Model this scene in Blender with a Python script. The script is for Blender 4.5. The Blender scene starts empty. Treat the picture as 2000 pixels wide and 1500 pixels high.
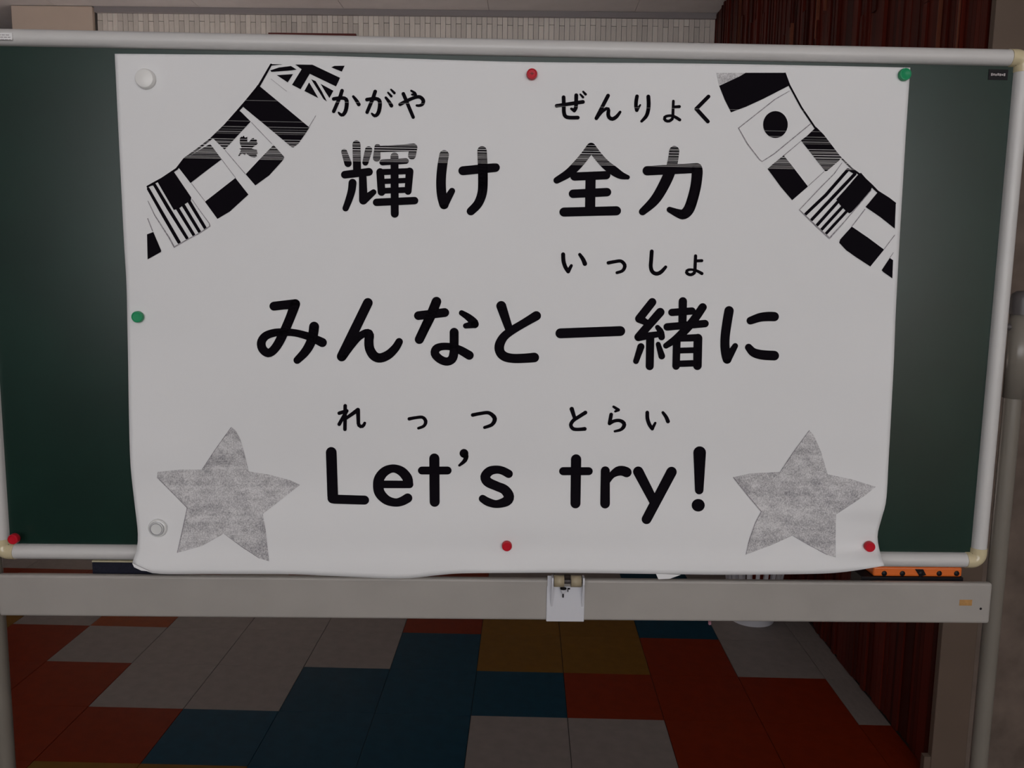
import bpy, bmesh, math, random
from mathutils import Vector, Matrix
from mathutils.geometry import tessellate_polygon
random.seed(7)
C = bpy.context.scene.collection
S = bpy.context.scene
PI = math.pi

# ------------------------------------------------------------------ camera
FPX, YAW, PITCH, ROLL, HC = 1674.99, -0.0159562, 0.1329854, 0.0154516, 1.377566
cy, sy, cp, sp, cr, sr = math.cos(YAW), math.sin(YAW), math.cos(PITCH), math.sin(PITCH), math.cos(ROLL), math.sin(ROLL)
FWD = Vector((sy*cp, cy*cp, -sp)); RT0 = Vector((cy, -sy, 0)); UP0 = RT0.cross(FWD)
RT = cr*RT0 + sr*UP0; UP = -sr*RT0 + cr*UP0
CAM = Vector((0, 0, HC))
cd = bpy.data.cameras.new('camera'); cam = bpy.data.objects.new('camera', cd); C.objects.link(cam)
cd.sensor_width = 36; cd.lens = FPX/2000*36; cd.clip_start = .02; cd.clip_end = 60
m = Matrix.Identity(4)
for i in range(3):
    m[i][0] = RT[i]; m[i][1] = UP[i]; m[i][2] = -FWD[i]; m[i][3] = CAM[i]
cam.matrix_world = m
S.camera = cam
# ------------------------------------------------------------------ light
W = bpy.data.worlds.new('world'); S.world = W; W.use_nodes = True
W.node_tree.nodes['Background'].inputs[0].default_value = (.75, .82, .95, 1)
W.node_tree.nodes['Background'].inputs[1].default_value = .2
def area(name, loc, rot, sx, sy_, e, col):
    l = bpy.data.lights.new(name, 'AREA'); l.shape = 'RECTANGLE'; l.size = sx; l.size_y = sy_; l.energy = e; l.color = col
    o = bpy.data.objects.new(name, l); C.objects.link(o); o.location = loc; o.rotation_euler = rot
    return o
# daylight entering through the row of windows behind the viewer
area('window_daylight', (.2, -2.28, 1.78), (PI/2, 0, 0), 4.4, 1.5, 68, (1, .985, .99))
# added sunlight through an invented side opening; its floor bounce brightens ceiling and wall
sl_ = bpy.data.lights.new('added_sun', 'SUN'); sl_.energy = 74; sl_.angle = .009; sl_.color = (1, .97, .94)
added_sun = bpy.data.objects.new('added_sun', sl_); C.objects.link(added_sun)
added_sun.rotation_euler = Vector((.80, .10, -.60)).to_track_quat('-Z', 'Y').to_euler()
S.view_settings.view_transform = 'Standard'; S.view_settings.look = 'None'
S.view_settings.exposure = 0; S.view_settings.gamma = 1; S.view_settings.use_curve_mapping = False

# ------------------------------------------------------------------ materials
def mat(name, col, rough=.6, spec=.5, metal=0, noise=0, nscale=20, bump=0, bscale=200, stretch=None, rnd=0, trans=0):
    M = bpy.data.materials.new(name); M.use_nodes = True; nt = M.node_tree; N = nt.nodes; L = nt.links
    b = N['Principled BSDF']
    b.inputs['Base Color'].default_value = (*col, 1); b.inputs['Roughness'].default_value = rough
    b.inputs['Specular IOR Level'].default_value = spec; b.inputs['Metallic'].default_value = metal
    if trans: b.inputs['Transmission Weight'].default_value = trans
    tc = N.new('ShaderNodeTexCoord'); mp = N.new('ShaderNodeMapping'); L.new(tc.outputs['Object'], mp.inputs[0])
    if stretch: mp.inputs['Scale'].default_value = stretch
    src = None
    if noise:
        n = N.new('ShaderNodeTexNoise'); n.inputs['Scale'].default_value = nscale; n.inputs['Detail'].default_value = 5
        L.new(mp.outputs[0], n.inputs['Vector'])
        mr = N.new('ShaderNodeMapRange'); mr.inputs[1].default_value = .3; mr.inputs[2].default_value = .7
        mr.inputs[3].default_value = 1-noise; mr.inputs[4].default_value = 1+noise
        L.new(n.outputs[0], mr.inputs[0]); src = mr.outputs[0]
    if rnd:
        oi = N.new('ShaderNodeObjectInfo'); mr2 = N.new('ShaderNodeMapRange')
        mr2.inputs[3].default_value = 1-rnd; mr2.inputs[4].default_value = 1+rnd
        L.new(oi.outputs['Random'], mr2.inputs[0])
        if src:
            mu = N.new('ShaderNodeMath'); mu.operation = 'MULTIPLY'; L.new(src, mu.inputs[0]); L.new(mr2.outputs[0], mu.inputs[1]); src = mu.outputs[0]
        else: src = mr2.outputs[0]
    if src:
        mx = N.new('ShaderNodeVectorMath'); mx.operation = 'SCALE'; mx.inputs[0].default_value = col
        L.new(src, mx.inputs['Scale']); L.new(mx.outputs[0], b.inputs['Base Color'])
    if bump:
        n2 = N.new('ShaderNodeTexNoise'); n2.inputs['Scale'].default_value = bscale; n2.inputs['Detail'].default_value = 4
        L.new(mp.outputs[0], n2.inputs['Vector'])
        bp = N.new('ShaderNodeBump'); bp.inputs['Strength'].default_value = bump; bp.inputs['Distance'].default_value = .002
        L.new(n2.outputs[0], bp.inputs['Height']); L.new(bp.outputs[0], b.inputs['Normal'])
    return M
PAPER = (.785, .782, .788)
M_PAPER = mat('paper', PAPER, .6, .12, noise=.012, nscale=3)
M_GREEN = mat('chalkboard_green', (.005, .024, .017), .28, .5, noise=.18, nscale=6, bump=.05, bscale=900)
M_ALU = mat('satin_frame', (.60, .585, .575), .38, .5, noise=.03, nscale=8)
M_CAP = mat('yellowed_plastic', (.62, .53, .34), .16, .6)
M_BAR = mat('cream_steel', (.36, .335, .31), .42, .35, noise=.05, nscale=9)
M_POLE = mat('grey_steel_tube', (.185, .165, .14), .28, .5, noise=.04, nscale=9)
M_DARKCAP = mat('dark_grey_plastic', (.075, .066, .066), .4)
M_BLACK = mat('black_plastic', (.007, .006, .008), .45, .2)
M_RUBBER = mat('black_rubber', (.02, .02, .02), .7)
M_WHITEMETAL = mat('white_enamel', (.62, .62, .66), .4, .5)
M_TAN = mat('tan_roller', (.36, .30, .20), .5)
M_GAPSHADE = mat('dark_brown_gap_shade', (.025, .014, .010), .8)
M_TAPE = mat('tan_tape', (.42, .22, .07), .6, noise=.15, nscale=120)
M_LABEL = mat('label_white', (.78, .77, .77), .5)
M_PRINT = mat('label_grey_print', (.38, .35, .36), .6)
M_PRINTW = mat('label_light_print', (.42, .38, .38), .6)
M_RED = mat('red_magnet_plastic', (.52, .010, .024), .35, .2)
M_REDD = mat('dark_red_mark', (.16, .004, .008), .6)
M_GRN = mat('green_magnet_plastic', (.018, .29, .12), .35, .2)
M_WHT = mat('white_magnet_plastic', (.80, .79, .77), .35)
M_CLR = mat('clear_magnet_plastic', (.74, .74, .73), .12, .7)
M_NAVY = mat('navy_felt', (.014, .015, .026), .9, .2, noise=.2, nscale=300)
M_CREAM = mat('cream_band', (.50, .45, .30), .6)
M_ORANGE = mat('orange_plastic', (.72, .15, .022), .4)
M_PLASTER = mat('beige_plaster', (.40, .35, .30), .8, .2, noise=.08, nscale=3, bump=.2, bscale=120)
M_PLASTERD = mat('grey_plaster', (.33, .30, .29), .8, .2, noise=.06, nscale=3)
M_MOTTLE = mat('brown_mottled_wall', (.16, .122, .10), .8, .2, noise=.22, nscale=14, bump=.3, bscale=60)
M_CEIL = mat('ceiling_board', (.62, .59, .585), .85, .15, noise=.06, nscale=5, rnd=.03)
M_GROUT = mat('dark_grout', (.09, .08, .075), .9)
M_WTILE = mat('pale_wall_tile', (.92, .86, .79), .4, .4, noise=.05, nscale=4, rnd=.13)
M_COVE = mat('grey_cove', (.36, .335, .34), .7)
M_PILLAR = mat('cream_pillar_paint', (.82, .68, .565), .7, .25, noise=.03, nscale=4)
M_WOOD = mat('red_brown_wood', (.075, .010, .0055), .45, .08, noise=.45, nscale=12, stretch=(2, 2, .12), rnd=.5)
M_WOODBACK = mat('dark_wood_back', (.012, .004, .003), .8)
M_CASING = mat('casing_brown', (.138, .098, .074), .6, .3, noise=.08, nscale=6)
M_FRAME = mat('dark_red_frame', (.16, .028, .022), .4)
M_CORK = mat('cork_panel', (.35, .22, .12), .9, noise=.2, nscale=150)
M_BASKET = mat('white_basket_plastic', (.55, .54, .58), .45)
M_PINK = mat('pink_chalk', (.70, .33, .42), .9)
TILE = {'W': mat('grey_floor_tile', (.212, .183, .171), .5, .05, noise=.07, nscale=25, rnd=.05),
        'R': mat('red_floor_tile', (.145, .0145, .0028), .5, .05, noise=.10, nscale=25, rnd=.05),
        'O': mat('orange_floor_tile', (.20, .034, .004), .5, .05, noise=.10, nscale=25, rnd=.05),
        'B': mat('blue_floor_tile', (.0045, .034, .058), .5, .05, noise=.10, nscale=25, rnd=.05),
        'Y': mat('mustard_floor_tile', (.145, .066, .010), .5, .05, noise=.10, nscale=25, rnd=.05)}
M_SLAB = mat('floor_screed', (.03, .027, .025), .8)

# ------------------------------------------------------------------ mesh helpers
def obj(name, bm, m_, parent=None, smooth=False, loc=None):
    if smooth:
        for e in bm.edges:
            if len(e.link_faces) == 2 and e.calc_face_angle(0) > .75: e.smooth = False
    me = bpy.data.meshes.new(name); bm.to_mesh(me); bm.free()
    if smooth:
        for p in me.polygons: p.use_smooth = True
    me.materials.append(m_)
    o = bpy.data.objects.new(name, me); C.objects.link(o)
    if parent: o.parent = parent
    if loc: o.location = loc
    return o
def tag(o, label=None, cat=None, group=None, kind=None):
    if label: o['label'] = label
    if cat: o['category'] = cat
    if group: o['group'] = group
    if kind: o['kind'] = kind
    return o
def empty(name, loc, rz=0):
    o = bpy.data.objects.new(name, None); C.objects.link(o); o.location = loc; o.rotation_euler = (0, 0, rz); o.empty_display_size = .1
    return o
def bx(bm, x0, x1, y0, y1, z0, z1, bev=0, seg=2):
    r = bmesh.ops.create_cube(bm, size=1)
    for v in r['verts']:
        v.co = Vector(((x0+x1)/2+v.co.x*(x1-x0), (y0+y1)/2+v.co.y*(y1-y0), (z0+z1)/2+v.co.z*(z1-z0)))
    if bev:
        es = list({e for v in r['verts'] for e in v.link_edges})
        bmesh.ops.bevel(bm, geom=es, offset=bev, segments=seg, profile=.5, affect='EDGES')
    return bm
def box(*a, **k): return bx(bmesh.new(), *a, **k)
def tube(bm, a, b, r, n=20, r2=None):
    a = Vector(a); b = Vector(b); d = b-a
    mt = Matrix.Translation((a+b)/2) @ d.to_track_quat('Z', 'Y').to_matrix().to_4x4()
    bmesh.ops.create_cone(bm, cap_ends=True, segments=n, radius1=r, radius2=r if r2 is None else r2, depth=d.length, matrix=mt)
    return bm
def lathe(prof, n=28, axis='-Y'):
    """prof: list of (radius, height); revolved, height pointing towards the viewer (-Y) or up (Z)"""
    bm = bmesh.new(); rings = []
    for r, h in prof:
        if r <= 1e-6:
            rings.append([bm.verts.new((0, -h, 0) if axis == '-Y' else (0, 0, h))])
        else:
            rings.append([bm.verts.new((r*math.cos(2*PI*k/n), -h, r*math.sin(2*PI*k/n)) if axis == '-Y' else (r*math.cos(2*PI*k/n), r*math.sin(2*PI*k/n), h)) for k in range(n)])
    for a, b in zip(rings, rings[1:]):
        for k in range(n):
            q = [a[k % len(a)], a[(k+1) % len(a)], b[(k+1) % len(b)], b[k % len(b)]]
            u = []
            for v in q:
                if v not in u: u.append(v)
            if len(u) > 2: bm.faces.new(u)
    bmesh.ops.recalc_face_normals(bm, faces=bm.faces)
    return bm
def sweep(prof, path_fn, n):
    """closed profile swept over n+1 stations; path_fn(i, r, y) -> co"""
    bm = bmesh.new(); rings = [[bm.verts.new(path_fn(i, r, y)) for r, y in prof] for i in range(n+1)]
    k = len(prof)
    for a, b in zip(rings, rings[1:]):
        for j in range(k): bm.faces.new((a[j], a[(j+1) % k], b[(j+1) % k], b[j]))
    bm.faces.new(rings[0]); bm.faces.new(rings[-1][::-1])
    bmesh.ops.remove_doubles(bm, verts=bm.verts, dist=1e-6)
    bmesh.ops.recalc_face_normals(bm, faces=bm.faces)
    return bm

# ------------------------------------------------------------------ measured places
BYAW = math.radians(-2.0)            # the chalkboard stands two degrees off the tile grid
BN = Vector((math.sin(BYAW), math.cos(BYAW), 0)); BE = Vector((math.cos(BYAW), -math.sin(BYAW), 0))
DB = 1.5
BORG = BN*DB                         # chalkboard origin on the floor
def ray(px, py): return RT*((px-1000)/FPX) + UP*((750-py)/FPX) + FWD
def B(px, py, d=0):
    """photo measurement -> chalkboard coordinates (along, away, up) on the plane d metres in front of its face"""
    r = ray(px, py); t = (DB-d)/r.dot(BN); q = CAM + r*t
    return Vector((q.dot(BE), -d, q.z))
def atY(px, py, Y):
    r = ray(px, py); return CAM + r*(Y/r.y)

# ------------------------------------------------------------------ room
XW, YF, ZC = 1.15, 5.65, 2.98        # wood wall, far wall, ceiling
YE = 2.235                           # near end of the wood wall
XL, YB, XR = -4.5, -2.3, 2.6
OX, OY, T = -1.65194, 3.10475, .3
fl = tag(obj('floor', box(XL-.1, XR+.1, YB-.1, 7.7, -.12, -.004), M_SLAB), 'chequered vinyl floor of grey, red, blue and mustard tiles', None, kind='structure')
rows = {  # tile colours from column -2 to column 9
 -4: 'WWWWWWWWRWWW', -3: 'WWWWRWRWWBWR', -2: 'RRRWRBWWBWRW', -1: 'YWOWWWRYYBWW', 0: 'YRWWWWBYYRWW', 1: 'RRRWWBBBRRRW', 2: 'RRRRBBBWWRRR', 3: 'YRRYYBBWWRRB'}
tm = {}
for k in TILE:
    b_ = bmesh.new(); bx(b_, .0011, T-.0011, .0006, T-.0006, -.0035, 0)
    tm[k] = bpy.data.meshes.new('floor_tile'); b_.to_mesh(tm[k]); b_.free(); tm[k].materials.append(TILE[k])
for r in range(-8, 7):
    for c in range(-7, 12):
        x0 = OX+T*c; y0 = OY-T*(r+1)
        if c > 9 and r < 3: continue
        if r in rows and -2 <= c <= 9: k = rows[r][c+2]
        elif c < -2 and r in (-4, -3, -2): k = 'R' if r == -2 else 'W'
        elif r < -4: k = random.choice('WWWWWWWB')  # unseen far rows kept mostly grey to bounce the added sunlight neutrally
        else: k = random.choice('WWWWRRRBBY')
        o = bpy.data.objects.new('floor_tile', tm[k]); C.objects.link(o); o.parent = fl; o.location = (x0, y0, 0)
        if c == 9 and r < 3: o.scale.x = (XW-.004-x0)/T
tag(obj('wall_right', box(XW+.012, XW+.069, YE+.019, YF-.001, 0, ZC), M_WOODBACK), 'dark red-brown wooden strip cladding on the side wall', kind='structure')
wr = bpy.data.objects['wall_right']
sm = bpy.data.meshes.new('wood_strip'); b_ = box(-.5, .5, -.5, .5, 0, 1); b_.to_mesh(sm); b_.free(); sm.materials.append(M_WOOD)
M_LITEDGE = mat('lit_wood_edge', (.16, .045, .022), .4, .3, noise=.2, nscale=20, rnd=.3)  # pale colour stands in for cladding edges that catch light
sf_ = sm.copy(); sf_.materials.clear(); sf_.materials.append(M_LITEDGE)
y = YE+.025; ns = 0
while y < YF-.01:
    w = random.uniform(.019, .036); w = min(w, YF-.006-y); z = 0.004
    cuts = [random.choice((random.uniform(.3, 1.5), random.uniform(2.1, 2.85))), ZC-.004]
    for zc in cuts:
        o = bpy.data.objects.new('wood_strip', sm); C.objects.link(o); o.parent = wr
        pr = random.choice((.010, .012, .014, .018, .022))
        o.location = (XW+.012-pr/2, y+w/2, z); o.scale = (pr, w-.0015, zc-z-.002); z = zc; ns += 1
    y += w
for _ in range(34):
    yy = YE+.1+(YF-YE-.2)*random.random(); zz = random.choice((random.uniform(1.9, 2.7), random.uniform(.2, 1.2))); hh = random.uniform(.15, .55)
    o = bpy.data.objects.new('lit_edge_strip', sf_); C.objects.link(o); o.parent = wr
    o.location = (XW-.001, yy, zz); o.scale = (.026, random.uniform(.002, .0045), min(hh, ZC-.02-zz))
# end casing and return wall facing the viewer
tc_ = tag(obj('trim_1', bx(box(XW-.012, XW+.082, YE-.005, YE+.018, .0, ZC-.002, bev=.002), XW-.030, XW-.011, YE-.002, YE+.018, .0, .06), M_CASING), 'plain brown casing at the end of the wood cladding', kind='structure')
tag(obj('wall_return', box(XW+.07, XR+.1, YE+.02, YE+.14, 0, ZC), M_MOTTLE), 'mottled brown wall beside the casing', kind='structure')
tag(obj('wall_side', box(XR, XR+.12, YB, YE+.02, 0, ZC), M_PLASTER), 'plain beige plaster side wall', kind='structure')
# far tiled wall
XP0, XP1 = atY(22, 30, 5.615).x, atY(180, 30, 5.615).x
wf = tag(obj('wall_far', box(XP0+.02, XW+.16, YF, YF+.12, 0, ZC), M_GROUT), 'far wall clad in narrow upright pale tiles', kind='structure')
b_ = bmesh.new(); bx(b_, -.5, .5, -.5, .5, 0, 1, bev=0)
wt = bpy.data.meshes.new('wall_tile'); b_.to_mesh(wt); b_.free(); wt.materials.append(M_WTILE)
PT, HT = .0325, .19; rest = bmesh.new(); ZT = ZC-.034; k = 0; x = XP1+.02
while x < XW-.004:
    w = min(PT-.0025, XW-.004-x); zt = ZT; first = .046 if k % 2 == 0 else .046+HT/2; i = 0
    first += random.uniform(-.004, .004)
    while zt > .01:
        h = first if i == 0 else HT
        zb = max(.005, zt-h)
        if i < (2 if k % 2 == 0 else 1):
            o = bpy.data.objects.new('wall_tile', wt); C.objects.link(o); o.parent = wf
            pr = random.uniform(.006, .009)
            o.location = (x+w/2, YF-pr/2, zb+.0015); o.scale = (w, pr, zt-zb-.003)
        else: bx(rest, x, x+w, YF-.007, YF, zb+.0015, zt-.0015)
        zt = zb; i += 1
    x += PT; k += 1
tag(obj('lower_wall_tiles', rest, M_WTILE, wf), kind='stuff')
obj('cove_strip', box(XP1+.01, XW-.002, YF-.03, YF, ZC-.034, ZC-.001), M_COVE, wf)
tag(obj('pillar', box(XP0, XP1, 5.615, 6.0, 0, ZC-.002, bev=.004), M_PILLAR), 'cream painted pillar beside the far tiled wall', kind='structure')
tag(obj('wall_beyond', box(XL-.1, XP0+.1, 7.5, 7.62, 0, ZC), M_PLASTERD), 'grey wall of the space beyond the pillar', kind='structure')
tag(obj('wall_end', box(XP0+.02, XP0+.12, YF+.12, 7.6, 0, ZC), M_PLASTERD), 'grey end wall behind the pillar', kind='structure')
tag(obj('wall_left', bx(bx(bx(box(XL-.12, XL, YB, 4.05, 0, ZC), XL-.12, XL, 5.1, 7.6, 0, ZC), XL-.12, XL, 4.05, 5.1, 0, 1.0), XL-.12, XL, 4.05, 5.1, 2.6, ZC), M_PLASTERD), 'grey plaster wall with an added opening for sunlight', kind='structure')  # tall opening is invented, cut to let the added sunlight in
wb = bmesh.new()
bx(wb, XL-.1, -2.15, YB-.1, YB, 0, ZC); bx(wb, 2.35, XR+.1, YB-.1, YB, 0, ZC); bx(wb, -2.15, 2.35, YB-.1, YB, 0, 1.03); bx(wb, -2.15, 2.35, YB-.1, YB, 2.53, ZC)
wbk = tag(obj('wall_back', wb, M_PLASTER), 'beige wall with a row of windows', kind='structure')
wn = bmesh.new()
for xx in (-2.15, -1.025, .1, 1.225, 2.31): bx(wn, xx, xx+.04, YB-.06, YB-.02, 1.03, 2.53)
bx(wn, -2.15, 2.35, YB-.06, YB-.02, 1.03, 1.07); bx(wn, -2.15, 2.35, YB-.06, YB-.02, 2.49, 2.53)
tag(obj('window_1', wn, M_ALU), 'row of aluminium framed windows', kind='structure')
ce = tag(obj('ceiling', box(XL-.1, XR+.1, YB-.1, 7.7, ZC+.006, ZC+.12), M_GROUT), 'flat ceiling of pale fibre boards', kind='structure')
cm = bpy.data.meshes.new('ceiling_board'); b_ = box(.001, .909, .001, .454, 0, .006); b_.to_mesh(cm); b_.free(); cm.materials.append(M_CEIL)
r = 0; yy = 7.2
while yy > YB-.4:
    xx = XL-.1-.455*(r % 2)-.22
    while xx < XR+.1:
        o = bpy.data.objects.new('ceiling_board', cm); C.objects.link(o); o.parent = ce; o.location = (xx, yy, ZC)
        xx += .91
    yy -= .455; r += 1

# ------------------------------------------------------------------ framed board hanging on the far wall
fx0, fx1 = atY(525, 68, YF-.02).x, atY(696, 68, YF-.02).x; fz = atY(600, 65.5, YF-.02).z
nb = empty('framed_notice_board', ((fx0+fx1)/2, YF-.012, fz-.75)); w2 = (fx1-fx0)/2
tag(nb, 'dark red framed notice board on the far tiled wall, only its top rail showing', 'notice board')
obj('frame_rail', box(-w2, w2, -.022, .002, .715, .75, bev=.002), M_FRAME, nb); obj('frame_rail', box(-w2, w2, -.022, .002, 0, .035, bev=.002), M_FRAME, nb)
obj('frame_rail', box(-w2, -w2+.035, -.022, .002, .035, .715), M_FRAME, nb); obj('frame_rail', box(w2-.035, w2, -.022, .002, .035, .715), M_FRAME, nb)
obj('panel', box(-w2+.03, w2-.03, -.010, .001, .03, .72), M_CORK, nb)

# ------------------------------------------------------------------ rolling chalkboard
S0, S1, Z0, Z1, RW = -.866, .872, .877, 1.7315, .028
cb = empty('rolling_chalkboard', BORG, -BYAW)
tag(cb, 'green chalkboard in a grey aluminium frame on a wheeled steel stand', 'chalkboard')
pn = obj('writing_panel', box(S0-.004, S1+.004, 0, .012, Z0-.004, Z1+.004), M_GREEN, cb)
prof = [(0, .002), (.0006, -.006), (.003, -.0105), (.007, -.0138), (.012, -.0155), (.017, -.0150), (.022, -.0125), (.0258, -.0075), (.0278, -.001), (.028, .006), (.026, .014), (0, .015)]
CE = .010
def rail(a0, a1, fn): return obj('frame_rail', sweep(prof, lambda i, r, y: fn((a0, a1)[i], r, y), 1), M_ALU, cb, True)
rt = rail(S0+CE, S1-CE, lambda a, r, y: (a, y, Z1+r)); rail(S0+CE, S1-CE, lambda a, r, y: (a, y, Z0-r))
rail(Z0+CE, Z1-CE, lambda a, r, y: (S0-r, y, a)); rail(Z0+CE, Z1-CE, lambda a, r, y: (S1+r, y, a))
cprof = [(r*1.03 if r > 0 else -.001, y*1.08-.0004 if y < 0 else y) for r, y in prof]
for sx, sz, px_, pz_ in ((1, 1, S1, Z1), (1, -1, S1, Z0), (-1, 1, S0, Z1), (-1, -1, S0, Z0)):
    def pf(i, r, y):
        if i == 0: return (px_-sx*CE, y, pz_+sz*r)
        if i == 12: return (px_+sx*r, y, pz_-sz*CE)
        a = PI/2*(i-1)/10
        return (px_+sx*r*math.sin(a), y, pz_+sz*r*math.cos(a))
    tag(obj('corner_cap', sweep(cprof, pf, 12), M_CAP, cb, True), 'yellowed plastic corner cap')
# maker's label on the panel and the sticker on the top rail
p = B(1949, 146); lb = obj('maker_label', box(p.x-.0165, p.x+.0165, -.0012, .0004, p.z-.0085, p.z+.0085), M_BLACK, cb)
lt = bmesh.new()
for k in range(7):
    x0 = p.x-.0125+k*.0036; bx(lt, x0, x0+.0027, -.0016, -.001, p.z-.0022+(k % 2)*.0006, p.z+.0022-(k % 3)*.0006)
obj('label_lettering', lt, M_PRINTW, lb)
a = B(-26, 61, .016); b = B(25, 80, .016)
st = bmesh.new(); bx(st, a.x, b.x, -.0170, -.0150, b.z+.0015, a.z-.002)
stk = tag(obj('sticker', st, M_LABEL, rt), 'white sticker with rows of small grey print')
st = bmesh.new()
for rr in range(3):
    xx = a.x+.002
    while xx < b.x-.004:
        w = random.uniform(.0025, .006); zz = a.z-.0055-rr*.0036
        bx(st, xx, min(xx+w, b.x-.002), -.0173, -.0168, zz-.0008, zz+.0006); xx += w+.0014
obj('sticker_print', st, M_PRINT, stk)
# stand
BT, BB = .8245, .7475
SL, SR = -.8845, .909
bar = obj('crossbar', box(SL, SR, -.017, -.003, BB, BT, bev=.0045, seg=3), M_BAR, cb)
TZ = .803
obj('chalk_tray', box(SL, SR, -.0035, .052, TZ-.003, TZ), M_BAR, cb)
p = B(1886, 1177, .017); tp = bmesh.new(); bx(tp, p.x-.0115, p.x+.0115, -.0176, -.0168, p.z-.0055, p.z+.0055); tag(obj('tape_scrap', tp, M_TAPE, bar), 'scrap of tan tape')
p = B(1915.5, 1189, .017); obj('screw', lathe([(0, .0175), (.0022, .0172), (.0026, .0165), (.0026, .015)], 14), M_BLACK, bar, True, (p.x, 0, p.z))
PR = .0152
for sgn, xc in ((1, SR+PR+.002), (-1, SL-PR-.002)):
    pb = bmesh.new(); tube(pb, (xc, .004, .06), (xc, .004, 1.315), PR, 24)
    po = obj('pole', pb, M_POLE, cb, True); po.data.polygons.foreach_set('use_smooth', [len(q.vertices) < 8 for q in po.data.polygons])
    sl = bmesh.new(); tube(sl, (xc+.002*sgn, .004, 1.163), (xc+.002*sgn, .004, 1.318), PR+.0035, 24); o = obj('pole_sleeve', sl, M_POLE, po, False)
    o.data.polygons.foreach_set('use_smooth', [len(q.vertices) < 8 for q in o.data.polygons])
    obj('pole_cap', lathe([(PR+.0055, 0), (PR+.0058, .012), (PR+.0055, .028), (PR+.003, .036), (PR-.004, .041), (0, .042)], 24, 'Z'), M_DARKCAP, po, True, (xc+.002*sgn, .004, 1.312))
    pv = bmesh.new(); tube(pv, (xc-sgn*.04, .006, 1.29), (xc-sgn*.012, .006, 1.29), .006, 14); obj('pivot_pin', pv, M_DARKCAP, po)
    ft = bmesh.new(); bx(ft, xc-.02, xc+.02, -.33, .33, .065, .1, bev=.006); obj('foot', ft, M_BAR, cb)
    for yy in (-.29, .29):
        cs = obj('caster', lathe([(.011, -.013), (.026, -.011), (.03, -.006), (.03, .006), (.026, .011), (.011, .013)], 24, '-Y'), M_RUBBER, cb, True, (xc, yy, .03)); cs.rotation_euler = (0, 0, PI/2)
        for fx in (xc-.0165, xc+.0165): obj('caster_fork', box(fx-.0015, fx+.0015, yy-.012, yy+.012, .025, .066), M_DARKCAP, cb)
obj('lower_brace', box(SL, SR, -.010, .018, .17, .205, bev=.004), M_BAR, cb)
# latch in the middle of the crossbar
a = B(1068.5, 1128, .02); b = B(1140.5, 1214.5, .02)
la = empty('latch', (0, 0, 0)); la.parent = cb; la['label'] = 'white metal board latch with tan rollers'
lp = obj('latch_plate', box(a.x, b.x, -.0200, -.0170, b.z, B(1100, 1146, .02).z, bev=.001), M_WHITEMETAL, la)
for xx, sg in ((B(1078, 1150, .02).x, 1), (B(1138, 1150, .02).x, -1)):
    bm = bmesh.new(); z0 = B(1080, 1186, .02).z; z1 = B(1080, 1127, .02).z+.004
    vs = [bm.verts.new((xx+dx, yy, zz)) for dx in (-.0016, .0016) for yy, zz in ((-.0195, z0), (-.036, z1-.012), (-.036, z1), (-.0195, z1))]
    bm.faces.new(vs[:4]); bm.faces.new(vs[4:][::-1])
    for k in range(4): bm.faces.new((vs[k], vs[k+4], vs[(k+1) % 4+4], vs[(k+1) % 4]))
    bmesh.ops.recalc_face_normals(bm, faces=bm.faces); obj('latch_cheek', bm, M_WHITEMETAL, lp)
zr = B(1100, 1135.5, .03).z
for q0, q1 in ((1082, 1101.5), (1115, 1135)):
    bm = bmesh.new(); tube(bm, (B(q0, 1135, .03).x, -.0285, zr), (B(q1, 1135, .03).x, -.0285, zr), .0105, 20); o = obj('latch_roller', bm, M_TAN, la); o.data.polygons.foreach_set('use_smooth', [len(q.vertices) < 8 for q in o.data.polygons])
bm = bmesh.new(); tube(bm, (B(1078, 1135, .03).x, -.0285, zr), (B(1138, 1135, .03).x, -.0285, zr), .003, 10); obj('latch_axle', bm, M_DARKCAP, la)
obj('latch_gap_shade', box(B(1102, 1135, .02).x, B(1115, 1135, .02).x, -.0215, -.0168, zr-.0075, zr+.008), M_GAPSHADE, la)  # dark block painted as the shadowed gap between the rollers
for q0, q1 in ((1069.5, 1080), (1137, 1140)): obj('latch_ear', box(B(q0, 1135, .02).x, B(q1, 1135, .02).x, -.0200, -.0170, B(1100, 1147, .02).z, a.z+.003), M_WHITEMETAL, la)
p = B(1100, 1153, .025)
bm = bmesh.new(); tube(bm, (p.x, -.026, p.z+.003), (p.x, -.026, p.z-.005), .0055, 14, .003); lsc = obj('latch_screw', bm, M_WHITEMETAL, la)
bm = bmesh.new(); tube(bm, (p.x, -.026, p.z+.0028), (p.x, -.026, p.z+.0046), .0058, 14); obj('latch_washer', bm, M_BLACK, la)
bm = bmesh.new(); tube(bm, (p.x, -.0245, p.z-.004), (p.x, -.0245, p.z-.0135), .0013, 8); obj('latch_pin', bm, M_BLACK, la)
bm = bmesh.new(); bx(bm, p.x+.008, p.x+.0125, -.0225, -.0195, p.z+.0005, p.z+.003); bx(bm, p.x+.008, p.x+.0095, -.0225, -.0195, p.z-.004, p.z+.001); obj('latch_spring', bm, M_BLACK, la)

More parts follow.
